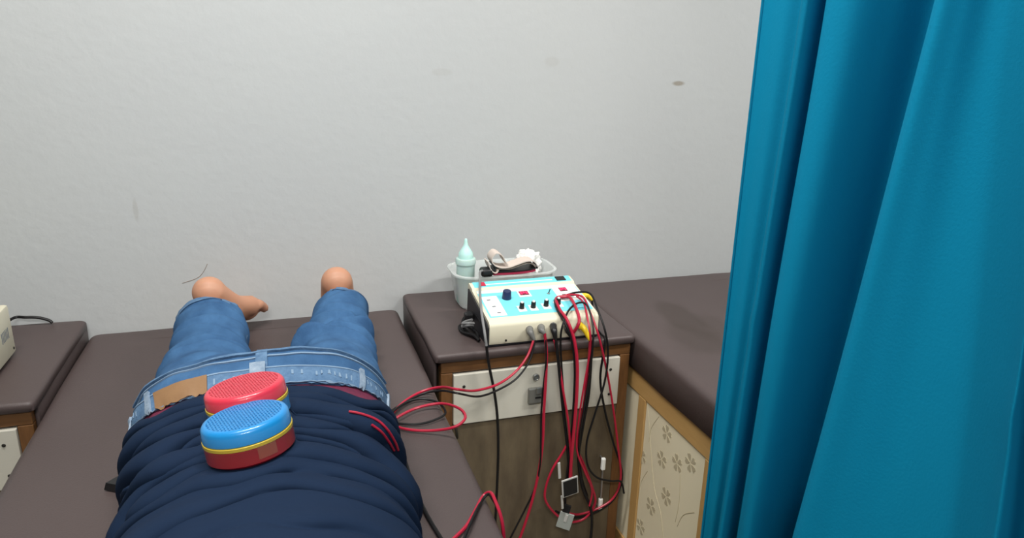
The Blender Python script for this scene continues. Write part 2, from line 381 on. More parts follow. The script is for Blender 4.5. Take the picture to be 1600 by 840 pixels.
# ------------------------------------------------------------------ bedside cabinets
def cabinet(label, x0, x1, yf, zt, latch, handle_left=False):
    t = thing('bedside_cabinet', label, 'cabinet', ((x0+x1)/2, (yf+WY)/2, 0))
    zc = zt-.022
    for a, b in ((x0+.022, x0+.040), (x1-.040, x1-.022)):
        obj('side_board', M().box((a-.018 if a < (x0+x1)/2 else a, yf+.018, .05), (b if a < (x0+x1)/2 else b+.018, WY-.004, B+zc-.02), .001), X['walnut'], t)
    obj('back_board', M().box((x0+.045, WY-.02, .05), (x1-.045, WY-.006, B+zc-.02)), X['walnut'], t)
    obj('bottom_board', M().box((x0+.042, yf+.02, .05), (x1-.042, WY-.022, .07)), X['walnut'], t)
    obj('plinth', M().box((x0+.04, yf+.05, 0), (x1-.04, WY-.03, .05)), X['dark'], t)
    obj('top_rail', M().box((x0+.003, yf-.004, B+zc-.028), (x1-.003, WY-.004, B+zc), .002), X['oak'], t)
    for a in (x0+.003, x1-.030):
        obj('stile', M().box((a, yf-.004, .05), (a+.027, yf+.018, B+zc-.0282), .002), X['oakv'], t)
    obj('top_pad', pad(x0-.012, x1+.006, yf-.012, WY-.003, zc, zt, .009, .003), X['rexine'], t, smooth=True, auto=60)
    for a in (x0-.011, x1-.003): obj('pad_side', M().box((a, yf+.012, B+zt-.10), (a+.008, WY-.004, B+zc+.003), .003), X['rexine'], t, smooth=True)
    dx0, dx1 = x0+.031, x1-.031; dt = zc-.032; db = dt-.126
    d = obj('drawer_front', M().box((dx0, yf-.010, B+db), (dx1, yf+.010, B+dt), .0015), X['lam'], t)
    for sx in (dx0+.024, dx1-.024):
        for sz in (dt-.03, db+.03):
            obj('screw', M().lathe([(.0001, -.002), (.0036, -.002), (.0036, .001), (.002, .002), (.0001, .002)], (sx, yf-.010, B+sz), n=10, axis=(0, -1, 0)), X['dark'], d)
    lx = (dx0+dx1)/2-.01
    obj('keyhole_lock', M().lathe([(.0001, 0), (.0085, 0), (.0085, .004), (.0065, .005), (.006, .0035), (.0022, .0035), (.0018, .001), (.0001, .001)], (lx, yf-.011, B+dt-.026), n=24, axis=(0, -1, 0)), X['steel'], d, smooth=True)
    if latch:
        l = obj('latch', M().box((lx-.019, yf-.020, B+dt-.092), (lx+.017, yf-.0095, B+dt-.052), .003), X['grey_metal'], d)
        obj('latch_tongue', M().box((lx-.002, yf-.0245, B+dt-.066), (lx+.014, yf-.0195, B+dt-.048), .0025), X['steel'], l)
        obj('latch_slot', M().box((lx-.003, yf-.0208, B+dt-.078), (lx+.012, yf-.0195, B+dt-.074)), X['black'], l)
    o = obj('door', M().box((dx0, yf-.006, .06), (dx1, yf+.012, B+db-.004), .0015), X['walnut'], t)
    hx = dx0+.04 if handle_left else dx1-.033
    h = obj('door_handle', M().tube([(hx, yf-.0065, B-.286), (hx, yf-.022, B-.290), (hx, yf-.024, B-.31), (hx, yf-.024, B-.405), (hx, yf-.022, B-.425), (hx, yf-.0065, B-.429)], .0028, n=8), X['steel'], o, smooth=True)
    for zz in (-.298, -.415):
        obj('handle_end', M().box((hx-.0055, yf-.029, B+zz-.017), (hx+.0055, yf-.019, B+zz+.017), .003), X['wht'], h)
    obj('hinge', M().tube([(dx0+.006, yf-.008, B+db-.006), (dx0+.006, yf-.012, B+db-.016), (dx0+.008, yf-.012, B+db-.03), (dx0+.008, yf-.006, B+db-.036)], .003, n=8), X['dark'], o, smooth=True)
    return t
cabinet('brown wooden cabinet with a white drawer carrying the blue-panelled machine', .318, .795, 1.476, .038, True)
cabinet('cabinet at the left picture edge carrying a plain white box', -.945, -.474, 1.462, .035, False, True)

# ------------------------------------------------------------------ electrotherapy machine
mx0, mx1, myf, myb, mzb = .434, .703, 1.474, 1.672, .040
mzf, mzk = .098, .131
mc = thing('therapy_machine', 'cream electrotherapy machine with bright cyan control panel, knobs and red displays', 'machine', ((mx0+mx1)/2, (myf+myb)/2, B+mzb))
def topz(y): return mzf + (mzk-mzf)*(y-myf)/(myb-myf)
prof = [(myf+.002, mzb+.006), (myf, mzb+.012), (myf, mzf-.010), (myf+.002, mzf-.004), (myf+.008, topz(myf+.008)-.0005), (myf+.02, topz(myf+.02)), (1.630, topz(1.630)), (1.634, topz(1.634)+.004), (myb-.008, topz(myb)+.003), (myb-.002, topz(myb)), (myb, topz(myb)-.006), (myb, mzb+.008)]
obj('cover', M().loft([[V(x, y, z) for y, z in prof] for x in (mx0, mx0+.002, mx1-.002, mx1)]), X['casing'], mc, smooth=True, auto=50)
ch = [(myf+.004, mzb+.001), (myf+.004, mzf-.012), (myf+.022, topz(myf+.02)-.008), (myb-.012, topz(myb)-.010), (myb-.004, mzb+.001)]
obj('chassis', M().loft([[V(x, y, z) for y, z in ch] for x in (mx0-.0035, mx1+.0035)]), X['blackcase'], mc)
for fx in (mx0+.03, mx1-.03):
    for fy in (myf+.03, myb-.03): obj('foot', M().lathe([(.008, -.0025), (.009, .0015)], V(fx, fy, mzb), n=12), X['black'], mc)
TN = Vector((0, -(mzk-mzf), myb-myf)).normalized()          # normal of the sloping panel
def onpan(px, py, lift=0):
    d = ray(px, py); p0 = V(0, myf, mzf); k = (p0-CAM).dot(TN)/d.dot(TN); return CAM + d*k + TN*lift
TS = Vector((0, myb-myf, mzk-mzf)).normalized()
def patch(pts, lift, th=.0006):
    m = M(); q = [onpan(*p) for p in pts]; return m.loft([[p+TN*(lift-th) for p in q], [p+TN*lift for p in q]])
def pan(u, v, lift=0): return V(mx0+u*(mx1-mx0), 0, 0)*1 + Vector((0, myf+v*(myb-myf), mzf+v*(mzk-mzf))) + TN*lift
def rect(u0, u1, v0, v1, lift, th=.0008, skew=0):
    q = [pan(u0, v0), pan(u1, v0), pan(u1+skew, v1), pan(u0+skew, v1)]
    return M().loft([[p+TN*(lift-th) for p in q], [p+TN*lift for p in q]])
def uv(px, py):
    p = onpan(px, py); return (p.x-mx0)/(mx1-mx0), (p.y-myf)/(myb-myf)
ov = obj('panel_overlay', rect(.03, .985, .13, .775, .0007), X['cyan'], mc)
obj('panel_band', rect(.03, .985, .70, .765, .0012), X['wht'], ov)
obj('label_field', rect(.045, .19, .15, .62, .0012), X['wht'], ov)
obj('label_field', rect(.745, .975, .36, .70, .0012), X['wht'], ov)
hd = obj('panel_header', rect(.03, .985, .83, .97, .0045), X['cyan'], mc)
obj('header_line', rect(.14, .8, .88, .90, .0049), X['wht'], hd)
for (u, v) in ((.10, .53), (.115, .37), (.13, .22)): obj('printed_mark', rect(u-.016, u+.016, v-.013, v+.013, .0016), X['print'], ov)
def knob(name, px, py, r, h, m_, capm=None, base=True):
    c = onpan(px, py); q = obj(name, M().lathe([(.0001, 0), (r*1.05, 0), (r, h*.2), (r*.92, h*.92), (r*.8, h), (.0001, h)], c+TN*.001, n=20, axis=TN), m_, mc, smooth=True)
    if base:
        u, v = (c.x-mx0)/(mx1-mx0), (c.y-myf)/(myb-myf)
        obj('knob_plate', rect(u-.036, u+.036, v-.075, v+.06, .0013), X['wht'], ov)
    if capm: obj('knob_cap', M().lathe([(.0001, 0), (r*.62, 0), (r*.5, h*.14), (.0001, h*.16)], c+TN*(.001+h), n=16, axis=TN), capm, q, smooth=True)
    return q
knob('large_knob', 791.5, 466, .0110, .0205, X['navyknob'], base=False)
for i, (kx, ky) in enumerate(((815, 482), (833, 480.5), (853, 478), (872, 475))): 
    kk = knob('small_knob', kx, ky, .0060, .0158, X['black'], X['wht'])
    c = onpan(kx, ky); obj('pointer_line', M().box(c+Vector((-.0008, -.0066, .007)), c+Vector((.0008, -.0054, .016))), X['wht'], kk)
def display(px, py, du, dv):
    u, v = uv(px, py)
    b = obj('display', rect(u-du, u+du, v-dv, v+dv, .002), X['wht'], mc)
    obj('display_window', rect(u-du*.72, u+du*.72, v-dv*.52, v+dv*.62, .0026), X['lcdoff'], b)
    for k in range(3): obj('display_digit', rect(u-du*.62+du*.44*k, u-du*.62+du*.44*k+du*.34, v-dv*.3+(.2*dv if k == 1 else 0), v+dv*.45, .003, .0003), X['lcd'], b)
display(818.5, 459, .058, .085); display(879.5, 453, .05, .08)
for px, py in ((882, 463), (893, 461.5)):
    u, v = uv(px, py); obj('push_button', rect(u-.016, u+.016, v-.03, v+.03, .004, .003), X['greyplug'], mc)
c = onpan(857, 459); tg = obj('toggle_switch', M().lathe([(.0001, 0), (.004, 0), (.004, .002), (.002, .003), (.0001, .003)], c, n=12, axis=TN), X['steel'], mc)
obj('toggle_lever', M().tube([c+TN*.002, c+TN*.014+Vector((.003, 0, 0))], .0013, n=8, smooth=False), X['dark'], tg)
u, v = .115, .90; obj('power_switch', rect(u-.026, u+.026, v-.045, v+.045, .0065, .006), X['redsw'], mc)
u, v = .885, .90; obj('rocker_switch', rect(u-.045, u+.045, v-.05, v+.05, .0065, .006), X['black'], mc)
obj('casing_screw', M().lathe([(.0001, -.001), (.0026, -.001), (.0026, .001), (.0001, .001)], aty(790.5, 531.5, myf), n=10, axis=(0, -1, 0)), X['dark'], mc)
SOCK = [(827, 514), (845, 511), (864, 508.5), (886, 511), (905.5, 507)]
for px, py in SOCK:
    obj('socket', M().lathe([(.0001, -.002), (.0088, -.002), (.0088, .003), (.0072, .0055), (.0045, .0055), (.004, .002), (.0001, .002)], aty(px, py, myf), n=20, axis=(0, -1, 0)), X['greyplug'], mc, smooth=True)
obj('vent_slot', M().box(V(mx0-.0045, 1.54, .075), V(mx0-.0034, 1.60, .08)), X['black'], mc)

# mains lead bunched beside the machine
pl = thing('mains_lead', 'dark bunched mains lead with grey loops beside the left side of the machine', 'cable', V(.415, 1.56, .04))
obj('lead', M().tube([V(.420, 1.60, .070), V(.408, 1.602, .068), V(.400, 1.59, .055), V(.405, 1.56, .046), V(.42, 1.53, .0445), V(.424, 1.55, .048), V(.41, 1.585, .053), V(.395, 1.60, .048), V(.395, 1.57, .0445), V(.413, 1.53, .05), V(.42, 1.51, .0445)], .004, n=8), X['blackwire'], pl, smooth=True)
obj('lead_plug', M().box(V(.408, 1.592, .060), V(.4295, 1.614, .080), .004), X['black'], pl)
obj('grey_loop', M().tube([V(.418, 1.56, .062), V(.405, 1.555, .066), V(.395, 1.57, .058), V(.402, 1.592, .054), V(.418, 1.582, .062), V(.42, 1.562, .068)], .003, n=8), X['greywire'], pl, smooth=True)
obj('grey_loop', M().tube([V(.415, 1.545, .074), V(.40, 1.54, .078), V(.392, 1.56, .070), V(.405, 1.578, .068), V(.417, 1.565, .076)], .003, n=8), X['greywire'], pl, smooth=True)

# ------------------------------------------------------------------ left machine
lx0, lx1, ly0, ly1 = -.83, -.562, 1.478, 1.705
lm = thing('therapy_machine', 'plain white machine with side vents cut off by the left picture edge', 'machine', ((lx0+lx1)/2, (ly0+ly1)/2, B+.036))
obj('cover', M().box(V(lx0, ly0, .042), V(lx1, ly1, .150), .006), X['casing'], lm, smooth=True)
for k in range(6): obj('vent_slot', M().box(V(lx1-.001, 1.635+k*.0075, .085), V(lx1+.0006, 1.638+k*.0075, .108)), X['print'], lm)
obj('casing_screw', M().lathe([(.0001, -.001), (.003, -.001), (.003, .001), (.0001, .001)], V(lx1, 1.69, .055), n=10, axis=(1, 0, 0)), X['dark'], lm)
for fx in (lx0+.03, lx1-.03):
    for fy in (ly0+.03, ly1-.03): obj('foot', M().lathe([(.008, 0), (.009, .007)], V(fx, fy, .036), n=12), X['black'], lm)
obj('control_panel', M().box(V(lx0+.02, ly0-.003, .055), V(lx1-.02, ly0+.002, .14), .001), X['cyan'], lm)
kb = thing('mains_lead', 'thin black lead lying against the wall behind the left white machine', 'cable', V(-.55, 1.87, .035))
obj('lead', M().tube([V(-.63, 1.702, .065), V(-.63, 1.74, .06)] + [aty(x, y, yy) for x, y, yy in ((18, 498, 1.87), (40, 495.5, 1.875), (60, 496, 1.875), (76, 500, 1.875))] + [V(-.535, 1.872, .041)], .0035, n=8), X['blackwire'], kb, smooth=True)

# ------------------------------------------------------------------ plastic container with bottle, strap and cotton
def rrect(cx, cy, hx, hy, r, z, n=6):
    pts = []
    for (sx, sy, a0) in ((1, 1, 0), (-1, 1, 90), (-1, -1, 180), (1, -1, 270)):
        for k in range(n+1):
            a = math.radians(a0+90*k/n); pts.append(V(cx+sx*(hx-r)+r*math.cos(a), cy+sy*(hy-r)+r*math.sin(a), z))
    return pts
tx, ty = .554, 1.776
rg = [rrect(tx, ty, h, g, r, z) for h, g, r, z in ((.118, .058, .035, .040), (.121, .061, .037, .043), (.134, .071, .045, .124), (.135, .072, .046, .128), (.142, .078, .05, .130), (.142, .078, .05, .134), (.134, .071, .045, .135), (.132, .069, .044, .130), (.119, .059, .035, .046))]
tag(obj('plastic_container', M().loft(rg), X['tub'], smooth=True, auto=35), 'frosted oblong plastic tub behind the cream machine holding the bottle', 'container')
bt = thing('squeeze_bottle', 'pale mint squeeze bottle with pointed nozzle standing in the plastic tub', 'bottle', V(.451, 1.772, .047))
bc = V(.452, 1.768, .047)
obj('bottle_body', M().lathe([(.0001, 0), (.021, 0), (.0235, .003), (.024, .10), (.0245, .105), (.0265, .107), (.0268, .117), (.025, .121), (.019, .122), (.018, .119), (.0001, .119)], bc, n=32), X['bottle'], bt, smooth=True)
obj('nozzle', M().lathe([(.0001, .119), (.0195, .119), (.0195, .128), (.018, .136), (.012, .146), (.0065, .155), (.0045, .164), (.004, .170), (.0025, .173), (.0001, .174)], bc, n=28), X['nozzle'], bt, smooth=True)
ct = M()
rn = random.Random(3)
bm = bmesh.new(); bmesh.ops.create_icosphere(bm, subdivisions=5, radius=1)
for v in bm.verts:
    n = v.co.normalized(); k = 1+.35*noise.noise(n*1.9+Vector((3, 1, 2)))+.22*noise.noise(n*4.5)+.05*noise.noise(n*11)+.02*noise.noise(n*24)
    v.co = Vector((.635, 1.806, B+.124)) + Vector((n.x*.036*k, n.y*.024*k, n.z*.046*k))
tag(obj('cotton_wad', ct.bm(bm), X['cotton'], smooth=True, auto=180), 'fluffy white cotton wad sticking up from the plastic tub', 'cotton')

st = thing('electrode_strap', 'rolled strap with pale, black and red layers and a long hanging cord on the tub', 'strap', V(.55, 1.72, .136))
def ribbon(pts, y0, y1, th, sub=8):
    """a strap seen edge on: an x,z path given thickness and a width along y"""
    P = spline([Vector((x, 0, z)) for x, z in pts], sub); a = []; b = []
    for i, p in enumerate(P):
        t = (P[min(i+1, len(P)-1)]-P[max(i-1, 0)]).normalized(); n = Vector((-t.z, 0, t.x))
        a.append(p+n*th/2); b.append(p-n*th/2)
    rings = []
    for p, q in zip(a, b): rings.append([V(p.x, y0, p.z), V(p.x, y1, p.z), V(q.x, y1, q.z), V(q.x, y0, q.z)])
    return M().loft(rings)
obj('red_layer', ribbon([(.508, .1405), (.55, .1395), (.60, .1405), (.622, .144)], 1.700, 1.742, .006), X['strapr'], st)
obj('black_layer', ribbon([(.507, .1465), (.55, .1450), (.60, .146), (.628, .150)], 1.699, 1.743, .003), X['black'], st)
obj('pale_strap', ribbon([(.628, .153), (.616, .168), (.595, .170), (.570, .163), (.548, .157), (.525, .158), (.507, .168), (.503, .184), (.514, .196), (.529, .190), (.538, .174), (.546, .163)], 1.696, 1.738, .0022), X['strapw'], st, smooth=True)
obj('strap_lining', ribbon([(.622, .152), (.612, .162), (.595, .164), (.572, .1575), (.550, .1520), (.527, .1535), (.510, .152)], 1.699, 1.741, .0022), X['strapi'], st, smooth=True)
obj('pale_strap', ribbon([(.492, .176), (.497, .160), (.506, .148), (.514, .146), (.519, .153)], 1.692, 1.73, .0022), X['strapw'], st, smooth=True)
obj('black_fold', ribbon([(.494, .170), (.499, .157), (.507, .151), (.512, .158), (.504, .168)], 1.6945, 1.728, .003), X['black'], st)
obj('connector', M().box(V(.474, 1.690, .136), V(.506, 1.722, .158), .008, seg=3), X['black'], st, smooth=True)
cp = [V(.486, 1.700, .152), aty(750.5, 424, 1.690), onpan(749.5, 440, .013), onpan(749.5, 460, .0085), onpan(752, 490, .006), aty(757, 518, 1.458), aty(760, 540, 1.446)]
cp2 = [cp[-1]] + [aty(x, y, 1.444) for x, y in ((764, 570), (772, 610), (777, 650), (778.5, 700), (777, 750), (775, 795), (772, 850))]
obj('cord', M().tube(cp, .0031, n=8), X['greywire'], st, smooth=True)
obj('cord', M().tube(cp2, .0033, n=8), X['blackwire'], st, smooth=True)

# ------------------------------------------------------------------ electrode cables
def cable(label, strands, loc, plug=None, plugmat=None, group=None):
    t = thing('electrode_cable', label, 'cable', loc)
    for col, pts, r in strands:
        obj(col+'_wire', M().tube(pts, r*1.18, n=8, sub=8), X[col+'wire'], t, smooth=True)
    if plug:
        p0, p1, p2 = plug
        obj('plug', M().tube([p0, p0+(p1-p0)*.5, p1, p2], .0075, n=14, sub=5, rads=[.0078, .0082, .0072, .0040]), plugmat, t, smooth=True)
    return t
def sock(i): return aty(SOCK[i][0], SOCK[i][1], myf-.0058)
def Y(pts, y=None): return [aty(p[0], p[1], p[2] if len(p) > 2 else y) for p in pts]
def Zs(pts, z=None): return [atz(p[0], p[1], p[2] if len(p) > 2 else z) for p in pts]

# A: first socket, sweeps left over the bed, coils and goes under the shirt
a_end = Y([(834.5, 531, 1.446)])[0]
A0 = Y([(834, 530, 1.446), (824, 556, 1.435), (806, 580, 1.42), (778, 600, 1.39), (742, 610, 1.345)])
red = A0 + Zs([(715, 608, .045), (690, 604.5, .022), (660, 611, .008), (632, 627, .0045), (612, 648, .0045), (612, 662, .0045), (640, 671, .0045), (680, 672, .008), (712, 666, .022), (727, 652, .03), (718, 638, .026), (690, 630, .012), (655, 636, .0075), (627, 648, .0095), (611, 660, .0075), (607, 676, .012), (615, 690, .010), (622, 703, .008)])
A0b = Y([(836, 531, 1.446), (828, 562, 1.434), (808, 590, 1.42), (780, 608, 1.39), (748, 619, 1.345)])
blk = A0b + Zs([(715, 614, .04), (690, 610, .02), (660, 615, .007), (630, 630, .004), (611, 643, .004), (608, 655, .004), (622, 661, .004), (655, 662, .004), (683, 654, .004), (696, 644, .005), (685, 629, .005), (660, 623, .005), (635, 628, .007), (612, 645, .009), (606, 662, .006), (604, 676, .008)])
cable('red and black wire pair coiled on the bed beside the person\'s hip', [('red', red, .0024), ('black', blk, .0020)], V(.36, 1.40, 0), (sock(0), Y([(829, 520, 1.452)])[0], a_end), X['greyplug'])
# B: second socket, straight down
bl = Y([(851, 521), (854, 550), (853, 590), (850, 640), (848, 690), (842, 735), (832, 780), (818, 825), (808, 850)], 1.444)
bl2 = Y([(852, 521, 1.444), (853.5, 560, 1.4405), (849.5, 600, 1.448), (846, 640, 1.449), (845, 690, 1.44), (844, 725, 1.438), (836, 762, 1.448), (818, 800, 1.449), (800, 835, 1.444), (793, 850, 1.444)])
cable('single red and black wire pair hanging straight down across the metal latch', [('red', bl, .0030), ('black', bl2, .0020)], V(.56, 1.44, -.3), (sock(1), Y([(846.5, 516, 1.450)])[0], bl[0]), X['greyplug'])
# C: third socket black plug -> front pad
c0 = Y([(868, 530, 1.446)])[0]
cb = [c0] + Y([(872, 560), (876, 600), (880, 640), (886, 690), (889, 730), (890, 748)], 1.442)
cr = Y([(866, 531, 1.446), (872, 560, 1.448), (880, 610, 1.436), (888, 660, 1.434), (892, 710, 1.434), (893, 748, 1.434)])
cable('wire pair from the black plug running down to the dark square pad', [('black', cb, .0034), ('red', cr, .0024)], V(.63, 1.44, -.2), (sock(2), Y([(866, 518, 1.448)])[0], c0), X['black'])
# D: fourth socket, loop round the control knob, thick red run
d0 = Y([(893, 526, 1.446)])[0]
kz = onpan(872, 475)
dr = [d0+Vector((0, 0, .004)), Y([(905, 500, 1.438)])[0], onpan(892, 474, .012), onpan(880, 468.5, .009), onpan(869.5, 469, .007), onpan(868.5, 476, .010), onpan(874, 488, .008), Y([(886, 500, 1.455)])[0]] + Y([(897, 530, 1.436), (902, 570, 1.43), (901, 620, 1.428), (897, 670, 1.428), (893, 715, 1.428), (891, 746, 1.428)])
db_ = [onpan(866.5, 472, .006), onpan(868, 482, .008), onpan(873, 491, .005), Y([(882, 503, 1.455)])[0]] + Y([(893, 530, 1.440), (898, 570, 1.437), (897, 620, 1.435), (892, 690, 1.438), (884, 760, 1.442), (883, 798, 1.442)])
cable('thick red wire run looped over the rightmost small knob', [('red', dr, .0033), ('black', db_, .0026)], V(.65, 1.43, -.1), (sock(3), Y([(888, 517, 1.45)])[0], d0), X['black'])
# E: yellow plug in the fifth socket
e0 = Y([(922, 531, 1.438)])[0]
er = [e0] + Y([(920, 560), (915, 610), (908, 660), (903, 700), (912, 725), (925, 760), (930, 785), (915, 808), (893, 815), (872, 806), (854, 785), (852, 765), (862, 735), (880, 705), (893, 680)], 1.444)
eb = Y([(924, 531, 1.438), (923, 570, 1.438), (919, 620, 1.438), (910, 670, 1.438), (904, 715, 1.438), (910, 760, 1.438), (922, 790, 1.438), (925, 815, 1.438), (922, 850, 1.438)])
cable('wire pair hanging from the yellow plug on the machine front', [('red', er, .0026), ('black', eb, .0032)], V(.70, 1.44, -.2), (sock(4), Y([(913, 514, 1.450)])[0], e0), X['yellow'])
# F: yellow plug on the machine's right side, arcs over the panel and drops beside the door edge
f0 = V(mx1+.0045, 1.60, .098); f1 = V(mx1+.022, 1.598, .10); f2 = V(mx1+.036, 1.596, .088)
fb = [f2, V(mx1+.036, 1.59, .066), V(mx1+.022, 1.57, .048), V(mx1+.016, 1.53, .0435), V(mx1+.012, 1.48, .0435), V(mx1+.010, 1.452, .034)] + Y([(938, 590), (945, 640), (958, 690), (972, 740), (960, 778), (930, 800), (897, 808), (868, 798)], 1.448)
cable('black wire from the yellow plug on the machine\'s right side', [('black', fb, .0024)], V(.74, 1.5, .04), (f0, f1, f2), X['yellow'])
# G: pair arching over the front right corner of the machine
g_r = [onpan(876, 467, .008), onpan(893, 468, .014), onpan(910, 475, .018), Y([(923, 490, 1.47)])[0]] + Y([(934, 520, 1.44), (944, 560, 1.44), (952, 600, 1.444), (960, 650, 1.444), (966, 700, 1.444), (970, 745, 1.444), (960, 775, 1.444), (938, 792, 1.444), (905, 803, 1.446), (885, 800, 1.448)])
g_b = [onpan(877, 466.5, .004), onpan(897, 466, .016), onpan(920, 472, .024), Y([(934, 484, 1.475)])[0]] + Y([(945, 515, 1.438), (950, 550, 1.436), (945, 595, 1.436), (930, 645, 1.436), (917, 690, 1.436), (918, 725, 1.436), (932, 745, 1.436), (955, 751, 1.436), (970, 752, 1.437), (975, 770, 1.44)])
g_r2 = [onpan(900, 471, .015), onpan(911, 482, .015), Y([(918, 498, 1.455)])[0]] + Y([(922, 520, 1.432), (922, 548, 1.434), (913, 600, 1.432), (905, 650, 1.432), (901, 700, 1.432), (913, 735, 1.432), (925, 765, 1.434), (921, 790, 1.434)])
tg_ = cable('red and black wires arching over the right front corner of the machine', [('red', g_r, .0023), ('black', g_b, .0022), ('red', g_r2, .0021)], V(.72, 1.45, -.1))
# H: black arc in front of the panel edge
h_b = Y([(883, 640, 1.452), (878, 580, 1.452), (876, 530, 1.450), (880, 505, 1.452)]) + [onpan(889, 489, .010), onpan(903, 482, .016), onpan(916, 486, .016)] + Y([(926, 505, 1.448), (927, 530, 1.430), (922, 580, 1.428), (912, 640, 1.428), (905, 690, 1.43), (908, 740, 1.44), (918, 775, 1.444)])
cable('thin black wire arching in front of the cyan panel\'s lower right corner', [('black', h_b, .0021)], V(.66, 1.44, -.1))
# I: pair climbing over the bed edge near the bottom
i_r = Y([(775, 850, 1.0)])[:0] + [V(.305, .93, -.25), V(.306, .925, -.12), V(.300, .925, -.02)] + Zs([(773, 780, .012), (765, 769, .012), (754, 776, .0045), (741, 800, .0035), (728, 822, .0035), (705, 845, .0035), (680, 870, .0035)])
i_b = [V(.308, .945, -.25), V(.309, .942, -.12), V(.302, .94, -.018)] + Zs([(769, 778, .009), (762, 772, .010), (752, 783, .0038), (740, 806, .0075), (733, 822, .0085), (722, 850, .003), (715, 880, .003)])
cable('wire pair coming over the bed edge near the bottom of the picture', [('red', i_r, .0024), ('black', i_b, .0020)], V(.29, .9, 0))
# J: black wire on the bed beside the shirt
j_b = Zs([(634, 722, .006), (645, 757, .004), (660, 790, .004), (675, 818, .004), (692, 846, .004), (715, 890, .004)])
cable('black wire lying on the bed along the right side of the shirt', [('black', j_b, .0028)], V(.2, .95, 0))
k_r = Zs([(548, 645, .135), (575, 655, .105), (598, 668, .06), (612, 686, .03), (620, 706, .01)])
k_r2 = Zs([(585, 668, .085), (600, 680, .05), (611, 695, .025), (618, 708, .01)])
kc = (k_r, k_r2)

# ------------------------------------------------------------------ electrode pads hanging on the cables
def epad(label, c, w, h, rot, face):
    t = thing('electrode_pad', label, 'pad', c)
    R = Matrix.Rotation(rot[1], 3, 'Z') @ Matrix.Rotation(rot[0], 3, 'Y') 
    def bx(a, b, bev):
        m = M().box(Vector(a), Vector(b), bev)
        m.v = [c + R @ q for q in m.v]; return m
    if face:
        obj('pad_backing', bx((-w/2, -.002, -h/2), (w/2, .002, h/2), .0015), X['padrim'], t)
        obj('carbon_face', bx((-w/2+.0035, -.0034, -h/2+.0035), (w/2-.0035, -.0018, h/2-.0035), .0005), X['padblack'], t)
        obj('clip', bx((-.028, .003, .03), (-.021, .006, .075), .001), X['padrim'], t)
        obj('clip', bx((-.024, .003, -.06), (-.018, .006, -h/2+.004), .001), X['padrim'], t)
    else:
        obj('pad_backing', bx((-w/2, -.002, -h/2), (w/2, .002, h/2), .0015), X['padgrey'], t)
        obj('centre_ridge', bx((-.004, -.0034, -.002), (.004, -.0018, h/2-.004), .0008), X['padrim'], t)
        obj('neck', bx((-.014, -.0015, h/2-.004), (.004, .0035, h/2+.022), .001), X['padblack'], t)
    return t
epad('square dark carbon pad with pale rim hanging before the brown door', aty(890.5, 760, 1.424), .045, .050, (-.10, .12), True)
epad('square pale grey pad hanging below the dark one', aty(883, 813, 1.432), .036, .048, (.22, -.5), False)

# ------------------------------------------------------------------ the person
person = thing('person', 'barefoot person lying face down in navy shirt and blue jeans', 'person', V(-.045, 1.0, 0))
BCX = -.045
def sect(y, hw, zt, th, p=.82, cx=BCX, z0=.0):
    c, s_ = math.cos(th), math.sin(th)
    zc = z0 + (zt-z0)*.42; rz = zt-zc if s_ >= 0 else zc-z0
    return Vector((cx + hw*math.copysign(abs(c)**p, c), y, B + zc + rz*math.copysign(abs(s_)**(p+.03), s_)))
def sideness(th): return min(1.0, max(0.0, 1-math.sin(th)))**1.15
def tside(th): return .75-.18*math.cos(th)
PEL = [(0.0, 1.058, .195, .203, .10), (.25, 1.105, .199, .214, .085), (.5, 1.150, .202, .222, .06), (.75, 1.205, .200, .200, .03), (1.0, 1.265, .185, .135, .0)]
def pel(v, th, off=0):
    y, hw, zt, tl = interp(PEL, v)
    ph = max(0, math.sin(th)); cleft = -.012*math.exp(-((math.cos(th))/.12)**2)*min(1, max(0, (v-.45)/.4))
    sag = 0
    p = sect(y + tl*sideness(th)*tside(th), hw+off, zt+cleft+off, th)
    return p
LEGL = [(1.16, -.142, .092, .108, .088), (1.24, -.148, .086, .102, .082), (1.32, -.153, .075, .094, .072), (1.42, -.157, .065, .084, .063), (1.52, -.160, .063, .077, .061), (1.60, -.163, .066, .075, .064), (1.66, -.166, .069, .074, .067), (1.705, -.167, .070, .075, .068)]
LEGR = [(1.16, .052, .092, .108, .088), (1.24, .062, .086, .100, .082), (1.32, .074, .075, .090, .072), (1.42, .090, .065, .078, .063), (1.52, .103, .063, .070, .061), (1.60, .111, .066, .067, .064), (1.66, .118, .069, .064, .067), (1.705, .123, .071, .064, .068)]
def leg(keys, y, th, off=0):
    cx, zc, rx, rz = interp(keys, y)
    k = 1
    return Vector((cx+(rx+off)*math.cos(th), y + .03*(-math.sin(th)*.5) * (1 if y > 1.6 else max(0, (y-1.5)/.1)), B+zc+(rz+off)*math.sin(th)))

